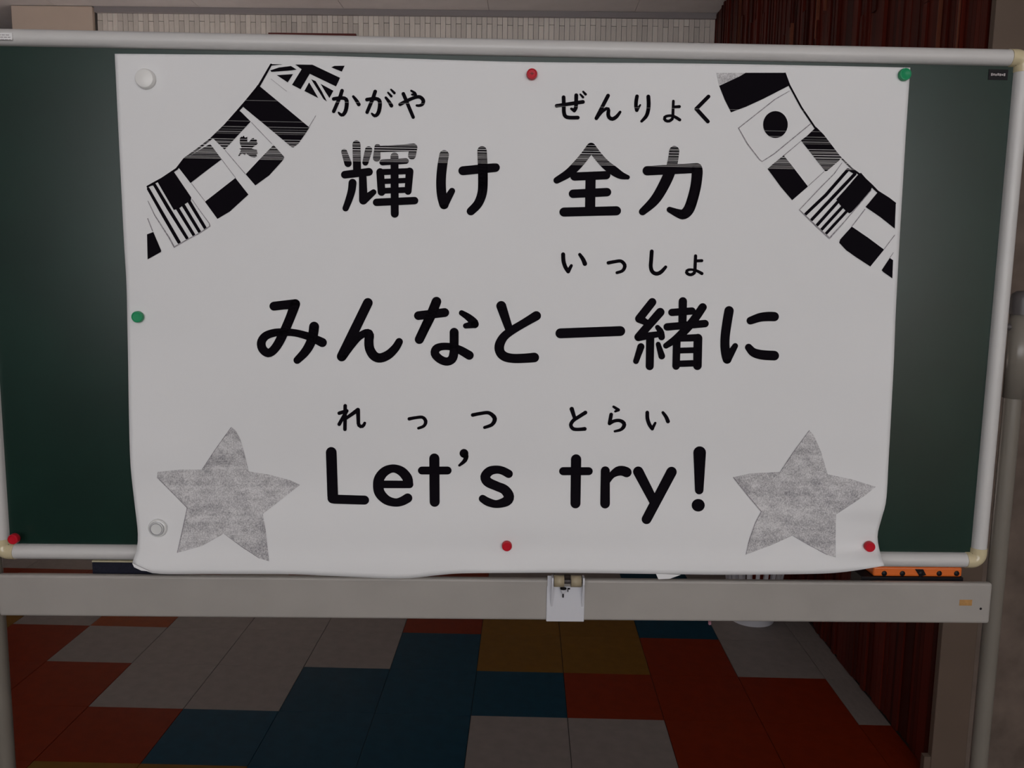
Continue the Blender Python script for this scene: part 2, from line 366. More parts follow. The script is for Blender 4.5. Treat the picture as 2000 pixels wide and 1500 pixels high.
# things lying on the crossbar, under the board
def on_tray(name, x, label, cat): return tag(empty(name, BORG+BE*x+Vector((0, 0, TZ)), -BYAW), label, cat)
FY = .002
e0 = B(179.5, 1107, -FY).x; ez = B(220, 1095.5, -FY).z-TZ
er = on_tray('chalkboard_eraser', e0+.075, 'navy chalkboard eraser with a cream top edge lying in the tray', 'eraser')
obj('felt_pad', box(-.075, .075, FY, .048, 0, ez-.003, bev=.002), M_NAVY, er); obj('eraser_back', box(-.075, .075, FY, .048, ez-.003, ez, bev=.001), M_CREAM, er)
o0, o1 = B(1706, 1120, -FY).x, B(1880, 1120, -FY).x; om = (o0+o1)/2; h = (o1-o0)/2
oz = .8472-TZ; obz = B(1790, 1127, -FY).z-TZ
oc = on_tray('orange_case', om, 'orange plastic case with black rivets and a black band, lying in the tray', 'case')
obj('case_body', box(-h, h, FY+.001, .046, obz, oz, bev=.004, seg=3), M_ORANGE, oc); obj('case_base', box(-h-.022, h+.002, FY-.001, .048, 0, obz, bev=.001), M_BLACK, oc)
for q in (1727.5, 1763, 1799, 1835, 1869):
    obj('rivet', lathe([(0, .0022), (.0018, .002), (.003, .0012), (.0048, .0008), (.0051, 0)], 16), M_BLACK, oc, True, (B(q, 1121, -FY).x-om, FY+.001, B(q, 1120.5, -FY).z-TZ))
bm = bmesh.new(); xa, xb = B(1796, 1110, -FY).x-om, B(1801, 1126, -FY).x-om
vs = [bm.verts.new((xx, yy, zz)) for yy in (FY, FY+.002) for xx, zz in ((xa-.008, oz-.004), (xa+.007, oz-.004), (xb+.0075, obz+.004), (xb-.004, obz))]
bm.faces.new(vs[:4]); bm.faces.new(vs[4:][::-1])
for k in range(4): bm.faces.new((vs[k], vs[(k+1) % 4], vs[(k+1) % 4+4], vs[k+4]))
bmesh.ops.recalc_face_normals(bm, faces=bm.faces); obj('case_band', bm, M_BLACK, oc)

# ------------------------------------------------------------------ poster
def lerp_tab(tab, v):
    if v <= tab[0][0]: return tab[0][1]
    for (a, fa), (b, fb) in zip(tab, tab[1:]):
        if v <= b:
            t = (v-a)/(b-a); t = t*t*(3-2*t); return fa+(fb-fa)*t
    return tab[-1][1]
def spl(pts, n):
    """Catmull-Rom through pts, n samples, even in parameter by chord length"""
    P = [pts[0]]+list(pts)+[pts[-1]]; out = []
    ch = [0]
    for a, b in zip(pts, pts[1:]): ch.append(ch[-1]+math.dist(a[:2], b[:2]))
    for k in range(n):
        s = ch[-1]*k/(n-1); i = 0
        while i < len(pts)-2 and s > ch[i+1]: i += 1
        t = (s-ch[i])/max(1e-9, ch[i+1]-ch[i])
        p0, p1, p2, p3 = P[i], P[i+1], P[i+2], P[i+3]
        out.append(tuple(.5*(2*p1[j]+(p2[j]-p0[j])*t+(2*p0[j]-5*p1[j]+4*p2[j]-p3[j])*t*t+(3*p1[j]-p0[j]-3*p2[j]+p3[j])*t**3) for j in range(len(p1))))
    return out
EL = [(224, 105), (230, 230), (236, 350), (242, 470), (247, 560), (250, 700), (252, 820), (255, 910), (263, 985), (269, 1040), (267, 1072), (258, 1100)]
ER = [(1778, 132), (1770, 250), (1764, 350), (1758, 450), (1750, 600), (1746, 700), (1742, 780), (1736, 890), (1731, 975), (1722, 1012), (1714, 1045), (1718, 1075), (1727, 1105)]
ET = [(224, 105), (420, 106.5), (560, 107.5), (700, 111), (1000, 120.5), (1350, 124), (1560, 127.5), (1778, 132)]
EB = [(258, 1100), (285, 1115), (315, 1121), (420, 1121), (560, 1121.5), (650, 1125), (780, 1130), (850, 1124), (900, 1120), (1000, 1119), (1120, 1119), (1280, 1121), (1420, 1122.5), (1580, 1121), (1650, 1117), (1727, 1105)]
TL_ = [(100, 0), (350, .001), (560, .001), (640, .001), (780, .009), (900, .016), (985, .011), (1040, .005), (1100, .022)]
TR_ = [(120, 0), (250, .004), (450, .010), (600, .013), (780, .024), (900, .028), (985, .030), (1035, .014), (1065, .010), (1105, .036)]
TB_ = [(920, 0), (1060, .020), (1115, .030)]
def depth(px, py):
    xl = lerp_tab([(b, a) for a, b in EL], py); xr = lerp_tab([(b, a) for a, b in ER], py)
    d = .0025 + lerp_tab(TL_, py)*math.exp(-(max(0, px-xl)/110)**1.6) + lerp_tab(TR_, py)*math.exp(-(max(0, xr-px)/120)**1.6)
    d += lerp_tab(TB_, py)
    d += .0020*math.sin(px*.0061+.6)*lerp_tab([(140, 0), (400, 1), (900, 1), (1100, .4)], py)*math.sin(py*.0052)**2
    d -= .006*math.exp(-((px-990)/70)**2-((py-1085)/45)**2)
    return d
PO = Vector(((B(240, 1100).x+B(1740, 1100).x)/2, 0, B(1000, 1120).z))
def PP(px, py, off=0): return B(px, py, depth(px, py)+off)-PO
NU, NV = 120, 84
l_, r_, t_, b_ = spl(EL, NV+1), spl(ER, NV+1), spl(ET, NU+1), spl(EB, NU+1)
bm = bmesh.new(); G = []
for j in range(NV+1):
    v = j/NV; row = []
    for i in range(NU+1):
        u = i/NU; q = []
        for k in (0, 1):
            q.append((1-v)*t_[i][k]+v*b_[i][k]+(1-u)*l_[j][k]+u*r_[j][k]-((1-u)*(1-v)*ET[0][k]+u*(1-v)*ET[-1][k]+(1-u)*v*EB[0][k]+u*v*EB[-1][k]))
        row.append(bm.verts.new(PP(*q)))
    G.append(row)
for j in range(NV):
    for i in range(NU): bm.faces.new((G[j][i], G[j+1][i], G[j+1][i+1], G[j][i+1]))
po = obj('poster', bm, M_PAPER, None, True, BORG+BE*PO.x+Vector((0, 0, PO.z))); po.rotation_euler = (0, 0, -BYAW)
tag(po, 'large white paper poster with black Japanese lettering, printed flags and stars', 'poster')
md = po.modifiers.new('thickness', 'SOLIDIFY'); md.thickness = .0003; md.offset = -1

# ink: black print with the printer's pale streaks across one band
def zpx(px, py): return B(px, py, .003).z-PO.z
def ink(name, col):
    M = bpy.data.materials.new(name); M.use_nodes = True; nt = M.node_tree; N = nt.nodes; L = nt.links; b = N['Principled BSDF']
    b.inputs['Roughness'].default_value = .6; b.inputs['Specular IOR Level'].default_value = .03
    tc = N.new('ShaderNodeTexCoord'); sx = N.new('ShaderNodeSeparateXYZ'); L.new(tc.outputs['Object'], sx.inputs[0]); Z = sx.outputs['Z']
    def mth(op, a, b_=None):
        n = N.new('ShaderNodeMath'); n.operation = op
        for k, v in enumerate((a, b_)):
            if v is None: continue
            if isinstance(v, (int, float)): n.inputs[k].default_value = v
            else: L.new(v, n.inputs[k])
        return n.outputs[0]
    n1 = N.new('ShaderNodeTexNoise'); n1.noise_dimensions = '1D'; n1.inputs['Scale'].default_value = 1; n1.inputs['Detail'].default_value = 3; n1.inputs['Roughness'].default_value = .8
    L.new(mth('MULTIPLY', Z, 480.), n1.inputs['W'])
    def band(y0, y1, x=560, thr=.5, soft=.05):
        c = (zpx(x, y0)+zpx(x, y1))/2; hw = abs(zpx(x, y0)-zpx(x, y1))/2
        inb = mth('LESS_THAN', mth('ABSOLUTE', mth('SUBTRACT', Z, c)), hw)
        mr = N.new('ShaderNodeMapRange'); mr.inputs[1].default_value = thr-soft; mr.inputs[2].default_value = thr+soft; L.new(n1.outputs[0], mr.inputs[0])
        return mth('MULTIPLY', inb, mr.outputs[0])
    s = mth('MAXIMUM', band(247, 265, thr=.57, soft=.03), band(273, 312.5, thr=.535, soft=.03))
    for yy in (197.5, 238):
        s = mth('MAXIMUM', s, mth('MULTIPLY', mth('LESS_THAN', mth('ABSOLUTE', mth('SUBTRACT', Z, zpx(560, yy))), .0004), .4))
    mx = N.new('ShaderNodeMix'); mx.data_type = 'RGBA'; mx.inputs[6].default_value = (*col, 1); mx.inputs[7].default_value = (.52, .50, .50, 1)
    L.new(s, mx.inputs[0]); L.new(mx.outputs[2], b.inputs['Base Color'])
    return M
M_INK = ink('black_ink', (.0045, .0032, .0055))
M_GREY = mat('grey_ink_line', (.30, .28, .30), .6, .2, noise=.5, nscale=300)
def star_mat():
    M = bpy.data.materials.new('halftone_grey_ink'); M.use_nodes = True; nt = M.node_tree; N = nt.nodes; L = nt.links; b = N['Principled BSDF']
    b.inputs['Roughness'].default_value = .6; b.inputs['Specular IOR Level'].default_value = .2
    tc = N.new('ShaderNodeTexCoord')
    def nz(sc, det, st):
        mp = N.new('ShaderNodeMapping'); mp.inputs['Scale'].default_value = st; L.new(tc.outputs['Object'], mp.inputs[0])
        n = N.new('ShaderNodeTexNoise'); n.inputs['Scale'].default_value = sc; n.inputs['Detail'].default_value = det; n.inputs['Roughness'].default_value = .7; L.new(mp.outputs[0], n.inputs[0]); return n.outputs[0]
    fine = nz(520, 3, (1, 1, .8)); mid = nz(40, 3, (1, 1, 1.3)); bandn = nz(24, 2, (.08, .1, 1.5))
    a = N.new('ShaderNodeMath'); a.operation = 'ADD'; L.new(mid, a.inputs[0]); L.new(bandn, a.inputs[1])
    a2 = N.new('ShaderNodeMath'); a2.operation = 'MULTIPLY_ADD'; L.new(a.outputs[0], a2.inputs[0]); a2.inputs[1].default_value = .55; L.new(fine, a2.inputs[2])
    mr = N.new('ShaderNodeMapRange'); mr.inputs[1].default_value = .90; mr.inputs[2].default_value = 1.36; L.new(a2.outputs[0], mr.inputs[0])
    mx = N.new('ShaderNodeMix'); mx.data_type = 'RGBA'; mx.inputs[6].default_value = (.70, .685, .69, 1); mx.inputs[7].default_value = (.16, .15, .17, 1)
    L.new(mr.outputs[0], mx.inputs[0]); L.new(mx.outputs[2], b.inputs['Base Color'])
    return M
M_STAR = star_mat()
OFF = .0009
def stroke(bm, pts, curve, off=OFF):
    """pts: (x, y, radius) in photo pixels"""
    if curve and len(pts) > 2: smp = spl(pts, max(6, int(sum(math.dist(a[:2], b[:2]) for a, b in zip(pts, pts[1:]))/3.2)))
    else:
        smp = [pts[0]]
        for a, b in zip(pts, pts[1:]):
            n = max(1, int(math.dist(a[:2], b[:2])/9))
            for k in range(1, n+1): smp.append(tuple(a[j]+(b[j]-a[j])*k/n for j in range(3)))
    disc = [pts[0], pts[-1]] if curve else pts
    if curve: disc = disc+smp[2:-2:2]
    for x, y, r in disc:
        n = 18 if r > 2.5 else 8
        c = bm.verts.new(PP(x, y, off)); ring = [bm.verts.new(PP(x+r*math.cos(2*PI*k/n), y+r*math.sin(2*PI*k/n), off)) for k in range(n)]
        for k in range(n): bm.faces.new((c, ring[(k+1) % n], ring[k]))
    segs = [smp] if curve else []
    if not curve:
        k = 0
        for a, b in zip(pts, pts[1:]):
            n = max(1, int(math.dist(a[:2], b[:2])/9)); segs.append(smp[k:k+n+1]); k += n
    for sg in segs:
        prev = None
        for i, (x, y, r) in enumerate(sg):
            a = sg[max(0, i-1)]; b = sg[min(len(sg)-1, i+1)]; dx, dy = b[0]-a[0], b[1]-a[1]; L_ = math.hypot(dx, dy) or 1
            nx, ny = -dy/L_*r, dx/L_*r
            cur = (bm.verts.new(PP(x+nx, y+ny, off)), bm.verts.new(PP(x-nx, y-ny, off)))
            if prev: bm.faces.new((prev[0], prev[1], cur[1], cur[0]))
            prev = cur
def poly(bm, pts, off=OFF):
    P3 = [Vector((x, y, 0)) for x, y in pts]; todo = [tuple(P3[i] for i in f) for f in tessellate_polygon([P3])]; memo = {}
    def V(p):
        k_ = (round(p.x, 3), round(p.y, 3))
        if k_ not in memo: memo[k_] = bm.verts.new(PP(p.x, p.y, off))
        return memo[k_]
    while todo:
        f = todo.pop(); L_ = [(f[(i+1) % 3]-f[i]).length for i in range(3)]; i = L_.index(max(L_))
        if L_[i] > 14:
            mid = (f[i]+f[(i+1) % 3])/2; todo += [(f[i], mid, f[(i+2) % 3]), (mid, f[(i+1) % 3], f[(i+2) % 3])]
        elif (f[1]-f[0]).cross(f[2]-f[0]).length > 1e-4:
            vs = [V(p) for p in f]
            if len(set(vs)) == 3 and not bm.faces.get(vs): bm.faces.new(vs)
def finish(name, bm, m_):
    bmesh.ops.recalc_face_normals(bm, faces=bm.faces)
    for f in bm.faces:
        f.normal_update()
        if f.normal.y > 0: f.normal_flip()
    return obj(name, bm, m_, po)
def glyph(x0, y0, s, *strokes):
    """each stroke: 'c' or 'l' then points; a point without radius keeps the one before"""
    bm = bmesh.new()
    for st in strokes:
        pts = []; r = 30
        for q in st[1:]:
            if len(q) > 2: r = q[2]
            pts.append((x0+q[0]*s, y0+q[1]*s, r*s))
        stroke(bm, pts, st[0] == 'c')
    return finish('printed_character', bm, M_INK)
k = (640, 160, .1)
glyph(*k, ('c', (117, 332, 36), (230, 316), (320, 318, 37), (368, 360, 40), (370, 470, 40), (340, 590, 39), (285, 648, 34), (240, 628, 28), (214, 600, 20)), ('l', (280, 172, 37), (250, 270), (118, 575, 35)), ('c', (500, 285, 26), (560, 360, 34), (608, 440, 37)))
glyph(*k, ('c', (767, 345, 36), (880, 330), (968, 333, 37), (1015, 378, 40), (1017, 490, 40), (985, 610, 39), (930, 662, 34), (888, 645, 28), (862, 618, 20)), ('l', (928, 187, 37), (895, 290), (770, 592, 35)), ('c', (1136, 308, 26), (1200, 390, 34), (1245, 465, 37)), ('l', (1178, 208, 19), (1242, 278, 26)), ('l', (1238, 150, 19), (1302, 216, 27)))
glyph(*k, ('c', (1415, 438, 36), (1560, 362, 34), (1720, 298, 34), (1810, 298, 36), (1868, 365, 38), (1850, 435, 34), (1795, 462, 28), (1740, 460, 25)), ('l', (1632, 172, 22), (1700, 215, 27), (1718, 248, 28), (1648, 246, 22)), ('l', (1478, 232, 36), (1670, 688, 34)))
k = (650, 260, .1)
glyph(*k, ('l', (462, 220, 79), (475, 780, 78)), ('l', (222, 365, 58), (297, 592, 72)), ('l', (700, 328, 72), (636, 575, 60)), ('l', (235, 812, 76), (705, 757, 78)),
      ('c', (385, 970, 78), (368, 1120, 76), (315, 1300, 70), (250, 1468, 62)), ('l', (585, 860, 75), (596, 1312, 84), (795, 1153, 57)),
      ('l', (872, 268, 58), (858, 485, 74)), ('l', (900, 312, 62), (1300, 295, 66), (1575, 280, 78), (1545, 440, 76)), ('l', (970, 572, 60), (1430, 545, 56)),
      ('l', (925, 760, 76), (952, 1150, 76)), ('l', (925, 762, 60), (1500, 742, 60)), ('l', (1500, 748, 76), (1470, 1138, 68)), ('l', (950, 945, 52), (1490, 922, 52)), ('l', (960, 1128, 58), (1470, 1108, 58)),
      ('l', (1205, 455, 78), (1210, 1575, 78)), ('l', (855, 1352, 74), (1597, 1318, 74)))
glyph(800, 290, .1, ('c', (675, 125, 94), (640, 330, 95), (617, 560, 95), (615, 760, 95), (635, 950, 94), (672, 1095, 92)), ('l', (672, 1095, 88), (828, 830, 62)), ('l', (1040, 435, 88), (1675, 372, 88)),
      ('c', (1415, 45, 92), (1426, 300, 95), (1432, 650, 95), (1415, 880, 92), (1335, 1080, 88), (1197, 1225, 82)))
k = (1070, 165, .1)
glyph(*k, ('l', (170, 416, 35), (685, 340, 38)), ('c', (308, 250, 38), (312, 400), (315, 545, 38), (345, 622, 38), (420, 646, 37), (585, 647, 37)), ('c', (555, 210, 38), (552, 380, 38), (545, 460, 38), (516, 510, 36)), ('l', (516, 508, 36), (458, 474, 25)), ('l', (635, 193, 19), (688, 250, 25)), ('l', (690, 140, 20), (738, 192, 26)))
glyph(*k, ('l', (1176, 218, 38), (948, 660, 36)), ('c', (948, 660, 36), (1050, 540, 30), (1150, 468, 33), (1186, 492, 34), (1178, 580, 38), (1200, 645, 38), (1262, 673, 38), (1340, 630, 36), (1412, 538, 27)))
k = (1210, 165, .1)
glyph(*k, ('c', (342, 230, 36), (325, 330, 37), (322, 430, 36), (338, 502, 36)), ('l', (338, 502, 34), (405, 400, 18)), ('c', (563, 235, 38), (570, 380, 39), (558, 510, 38), (520, 620, 36), (432, 718, 27)))
glyph(*k, ('l', (1052, 325, 27), (1043, 610, 29)), ('l', (1058, 440, 28), (1168, 432, 31)), ('c', (1043, 605, 29), (1028, 675, 30), (955, 717, 29), (885, 690, 31), (885, 640, 31), (940, 613, 27), (1030, 612, 27), (1110, 648, 31), (1176, 690, 31)))
glyph(*k, ('l', (1738, 235, 37), (1500, 475, 38), (1725, 722, 38)))
glyph(1070, 280, .1, ('c', (845, 75, 88), (710, 262, 90), (565, 432, 92), (400, 585, 84), (175, 722, 66)), ('c', (845, 75, 88), (990, 262, 86), (1135, 420, 90), (1300, 545, 92), (1430, 625, 75), (1558, 662, 45)),
      ('l', (520, 648, 82), (1140, 622, 82)), ('l', (492, 985, 84), (1155, 953, 84)), ('l', (315, 1342, 90), (1340, 1317, 90)), ('l', (835, 660, 100), (825, 1320, 100)))
glyph(1220, 280, .1, ('l', (442, 535, 93), (1400, 482, 98)), ('c', (1410, 488, 105), (1418, 560, 108), (1395, 800, 105), (1335, 1060, 105), (1255, 1285, 106), (1150, 1385, 100), (1040, 1365, 84), (878, 1296, 58)),
      ('c', (970, 150, 100), (930, 400, 102), (852, 640, 108), (700, 940, 104), (560, 1140, 95), (350, 1335, 72)))
k = (1085, 475, .16)
glyph(*k, ('c', (93, 136, 25), (98, 220, 25), (120, 290, 25), (155, 344, 25)), ('l', (155, 344, 24), (193, 274, 19)), ('c', (296, 138, 20), (335, 195, 25), (358, 250, 28)))
glyph(*k, ('c', (645, 240, 22), (720, 226, 21), (800, 219, 21), (846, 272, 23), (820, 335, 20), (750, 360, 18)))
glyph(*k, ('c', (1175, 100, 24), (1168, 200, 24), (1163, 290, 24), (1185, 350, 24), (1235, 373, 24), (1290, 350, 24), (1345, 290, 19)))
glyph(*k, ('l', (1710, 155, 20), (1702, 325, 20)), ('l', (1715, 217, 19), (1786, 213, 19)), ('c', (1702, 322, 20), (1692, 365, 20), (1645, 386, 19), (1600, 362, 20), (1612, 330, 18), (1660, 322, 15), (1720, 335, 17), (1787, 370, 20)))
glyph(490, 570, .1, ('l', (450, 280, 88), (640, 258, 88), (865, 240, 96)), ('c', (865, 240, 98), (770, 500, 92), (650, 780, 92), (535, 1010, 90), (430, 1148, 86), (330, 1195, 84), (228, 1115, 86), (205, 985, 86), (280, 868, 82), (430, 805, 78), (600, 788, 76), (850, 800, 72), (1100, 862, 76), (1280, 935, 84), (1395, 990, 90)),
      ('c', (1235, 680, 98), (1212, 850, 96), (1155, 1020, 94), (1055, 1180, 88), (905, 1335, 74)))
glyph(640, 570, .1, ('l', (785, 215, 95), (275, 1262, 97)), ('c', (278, 1265, 92), (430, 1065, 86), (600, 885, 74), (755, 798, 74), (815, 838, 88), (805, 960, 90), (820, 1110, 92), (900, 1245, 94), (1020, 1292, 92), (1180, 1232, 90), (1320, 1100, 82), (1396, 975, 74)))
glyph(790, 570, .1, ('l', (272, 465, 86), (785, 405, 88)), ('c', (625, 190, 94), (520, 450, 96), (400, 700, 92), (290, 930, 90)), ('c', (1115, 412, 54), (1240, 490, 68), (1350, 590, 82), (1372, 632, 80)), ('l', (1372, 632, 76), (1197, 664, 55)),
      ('c', (970, 790, 88), (970, 1000, 88), (967, 1180, 88), (930, 1310, 88), (830, 1362, 82), (700, 1320, 82), (600, 1220, 84), (615, 1120, 84), (720, 1070, 74), (900, 1073, 72), (1080, 1135, 82), (1265, 1240, 88)))
glyph(940, 570, .1, ('l', (390, 275, 97), (540, 720, 78)), ('c', (1075, 468, 92), (850, 602, 82), (600, 752, 82), (440, 880, 86), (356, 1040, 94), (368, 1175, 92), (460, 1265, 92), (620, 1300, 90), (850, 1297, 92), (1035, 1282, 95)))
glyph(1070, 570, .1, ('l', (246, 811, 98), (1415, 766, 97)))
glyph(1220, 580, .1, ('l', (540, 100, 80), (285, 425, 82), (430, 502, 62)), ('l', (695, 297, 85), (270, 782, 80)), ('l', (268, 788, 76), (690, 722, 58)), ('c', (642, 592, 48), (705, 680, 62), (722, 782, 66)), ('l', (500, 800, 80), (490, 1352, 79)), ('l', (318, 972, 70), (222, 1255, 57)), ('l', (655, 922, 48), (725, 1155, 66)),
      ('l', (1137, 85, 82), (1128, 560, 80)), ('l', (922, 302, 72), (1315, 274, 72)), ('l', (832, 585, 74), (1570, 520, 74)), ('c', (1525, 200, 80), (1330, 480, 84), (1130, 702, 82), (985, 830, 72), (808, 952, 58)),
      ('l', (1018, 860, 76), (1005, 1350, 74)), ('l', (1050, 808, 66), (1425, 796, 72)), ('l', (1432, 806, 86), (1422, 1345, 84)), ('l', (1050, 1048, 58), (1400, 1038, 58)), ('l', (1040, 1306, 64), (1400, 1294, 64)))
glyph(1350, 580, .1, ('c', (740, 270, 92), (700, 500, 92), (665, 760, 90), (660, 960, 90), (680, 1120, 92), (702, 1218, 88)), ('l', (702, 1215, 86), (860, 956, 56)), ('c', (1157, 463, 76), (1340, 400, 86), (1500, 382, 92), (1622, 384, 92)), ('c', (1122, 985, 72), (1215, 1082, 86), (1380, 1130, 94), (1622, 1146, 95)))
k = (640, 780, .18)
glyph(*k, ('l', (190, 70, 20), (187, 325, 20)), ('l', (125, 150, 20), (207, 125, 20), (125, 270, 20)), ('l', (180, 220, 17), (328, 114, 23), (333, 245, 20)), ('c', (333, 240, 20), (336, 275, 20), (362, 296, 20), (388, 284, 19), (402, 258, 16)))
glyph(*k, ('c', (885, 212, 19), (960, 198, 17), (1030, 195, 18), (1064, 238, 20), (1045, 288, 17), (985, 313, 15)))
glyph(*k, ('c', (1573, 170, 20), (1660, 153, 19), (1750, 147, 20), (1812, 205, 24), (1785, 272, 20), (1703, 305, 17)))
k = (1080, 780, .13)
glyph(*k, ('l', (282, 145, 33), (325, 278, 27)), ('c', (488, 199, 29), (400, 254, 28), (305, 318, 28), (268, 385, 28), (300, 440, 28), (370, 452, 26), (478, 444, 29)))
glyph(*k, ('l', (910, 110, 19), (983, 158, 25), (935, 182, 17)), ('l', (875, 228, 28), (850, 362, 28)), ('c', (850, 362, 28), (920, 325, 26), (1000, 318, 26), (1060, 350, 30), (1068, 400, 30), (1020, 455, 24), (928, 480, 18)))
glyph(*k, ('c', (1417, 198, 28), (1420, 290, 29), (1450, 380, 29), (1492, 440, 28)), ('l', (1492, 440, 26), (1537, 355, 19)), ('c', (1652, 198, 22), (1700, 265, 28), (1728, 331, 30)))
k = (620, 860, .1)
glyph(*k, ('l', (270, 235, 105), (298, 1090, 105)), ('l', (300, 1130, 105), (330, 1150, 90), (920, 1168, 89)))
glyph(*k, ('c', (1762, 1128, 92), (1650, 1190, 88), (1520, 1215, 82), (1350, 1165, 92), (1218, 1030, 102), (1186, 870, 102), (1215, 730, 100), (1320, 605, 92), (1480, 550, 80), (1640, 605, 92), (1750, 730, 98), (1775, 840, 95)), ('l', (1230, 860, 75), (1800, 862, 74)))
k = (820, 860, .1)
glyph(*k, ('l', (283, 355, 99), (290, 1202, 98)), ('l', (40, 590, 78), (542, 590, 78)))
glyph(*k, ('c', (862, 255, 87), (900, 330, 50), (870, 405, 40), (772, 490, 25)))
glyph(*k, ('c', (1735, 655, 82), (1620, 595, 80), (1500, 572, 80), (1360, 605, 90), (1278, 710, 96), (1330, 815, 96), (1500, 895, 92), (1655, 965, 96), (1738, 1090, 102), (1690, 1190, 98), (1500, 1245, 78), (1335, 1205, 82), (1227, 1140, 76)))
k = (1070, 860, .1)
glyph(*k, ('l', (552, 372, 100), (540, 1232, 98)), ('l', (300, 603, 80), (800, 603, 78)))
glyph(*k, ('l', (1122, 595, 88), (1118, 1237, 95)), ('c', (1165, 800, 55), (1250, 680, 66), (1370, 603, 92), (1465, 597, 97), (1538, 624, 99)))
k = (1210, 860, .12)
glyph(*k, ('l', (305, 510, 85), (560, 1000, 74)), ('l', (847, 515, 85), (440, 1285, 80)))
glyph(*k, ('l', (1305, 200, 103), (1297, 810, 70)), ('l', (1276, 1057, 102), (1285, 1057, 103)))

def shapes(name, x0, y0, s, polys=(), lines=(), greys=(), m_=None):
    bm = bmesh.new()
    for p_ in polys: poly(bm, [(x0+a*s, y0+b*s) for a, b in p_])
    for st in lines: stroke(bm, [(x0+q[0]*s, y0+q[1]*s, q[2]*s) for q in st], False)
    o = finish(name, bm, m_ or M_INK)
    for st in greys:
        bm = bmesh.new(); stroke(bm, [(x0+q[0]*s, y0+q[1]*s, q[2]*s) for q in st], False, OFF+.0002)
        finish('outline', bm, M_GREY).parent = o
    return o
A = (270, 310, .14); Bc = (400, 180, .14); Cc = (480, 110, .105)
shapes('printed_flag', *A, polys=[[(122, 1055), (210, 1022), (320, 1280), (315, 1302), (130, 1405)]], greys=[[(132, 835, 6), (200, 1010, 6)]])
shapes('printed_flag', *A, polys=[[(125, 385), (290, 290), (480, 160), (505, 195), (740, 540), (735, 580), (640, 640), (560, 700), (495, 715), (330, 430), (268, 322), (240, 330), (215, 372), (150, 385), (130, 430)]],
       lines=[[(140, 420, 20), (350, 790, 24), (568, 1165, 24)], [(228, 365, 22), (420, 690, 25), (678, 1105, 22)], [(545, 690, 24), (772, 1060, 22)], [(630, 650, 24), (852, 1015, 22)], [(712, 600, 24), (932, 965, 22)]],
       greys=[[(135, 590, 4), (230, 790, 6), (430, 1100, 9), (502, 1232, 9), (660, 1140, 7), (850, 1040, 7), (1000, 940, 8), (990, 900, 6), (870, 740, 5), (752, 570, 4)]])
shapes('printed_flag', 0, 0, 1, polys=[[(347, 325), (363, 310), (385, 295.5), (410.5, 281), (433, 311), (405, 332), (372, 357.5)], [(270+.14*a, 310+.14*b) for a, b in ((930, 600), (1355, 268), (1537, 500), (1280, 735), (1105, 840))]],
       greys=[[(433, 311.5, .5), (460, 347, .5)], [(373.6, 358, .5), (400, 392.6, .5)]])
shapes('printed_flag', *Bc, polys=[[(475, 258), (500, 270), (640, 410), (275, 803), (125, 655), (105, 640)], [(960, 735), (1110, 905), (1090, 950), (900, 1160), (705, 1302), (570, 1145), (770, 930)]],
       greys=[[(650, 422, 4), (935, 720, 4)], [(285, 812, 4), (565, 1140, 4)]])
shapes('printed_leaf', 440, 250, 90/1929, polys=[[(610, 430), (680, 350), (705, 385), (775, 315), (810, 390), (850, 402), (920, 365), (925, 590), (980, 590), (1110, 440), (1195, 415), (1210, 490), (1280, 470), (1330, 520), (1310, 570), (1365, 650), (1290, 720), (1170, 790), (1110, 860), (1200, 890), (1325, 910), (1330, 1000), (1370, 1060), (1300, 1110), (1330, 1190), (1230, 1230), (1080, 1210), (920, 1110), (870, 1060), (820, 1140), (760, 1090), (690, 1080), (560, 1190), (545, 1160), (600, 1050), (640, 960), (650, 910), (585, 865), (700, 840), (640, 740), (605, 620)]])
shapes('printed_flag', 0, 0, 1, polys=[[(503, 166), (508, 169), (560, 212), (604.5, 249), (598, 259), (583, 280.5), (573, 288), (569, 287), (520, 246), (475, 209), (486, 192)]], greys=[[(604, 247, .6), (616.5, 226, .4)]])
shapes('printed_flag', *Cc, polys=[[(468, 145), (690, 148), (480, 172)], [(455, 262), (620, 207), (840, 180), (945, 245), (850, 262), (480, 290)], [(578, 350), (880, 330), (780, 485)], [(920, 152), (1240, 156), (1755, 400), (1680, 560), (1400, 425), (1190, 325), (1020, 612), (860, 530), (1040, 240)],
       [(1590, 205), (1650, 177), (1840, 175), (1785, 285)], [(1178, 485), (1270, 640), (1350, 777), (1090, 645)], [(1215, 425), (1300, 460), (1420, 660), (1510, 840), (1450, 800), (1350, 640)], [(1390, 510), (1630, 640), (1558, 777), (1480, 660)]],
       greys=[[(470, 420, 3), (760, 650, 3)]])
shapes('printed_string', 0, 0, 1, lines=[[(529.5, 126, 2), (506, 167, 2.4), (480, 199, 2.6), (465, 216, 2.4), (440, 244, 2.2), (412, 271, 2), (385, 292, 2), (360, 310, 2), (345, 330, 2.2), (316, 349, 2), (288, 364.5, 2)]])
D_ = (1390, 120, .14); E_ = (1480, 240, 210/1969); F_ = (1550, 310, 210/1853); G_ = (1620, 390, 170/1500)
shapes('printed_flag', *D_, polys=[[(105, 340), (390, 208), (472, 158), (1020, 158), (1075, 340), (720, 522), (480, 632), (270, 710), (180, 530)]])
shapes('printed_flag', *D_, polys=[[(68, 160), (462, 160), (390, 205), (105, 332)]], m_=M_STAR)
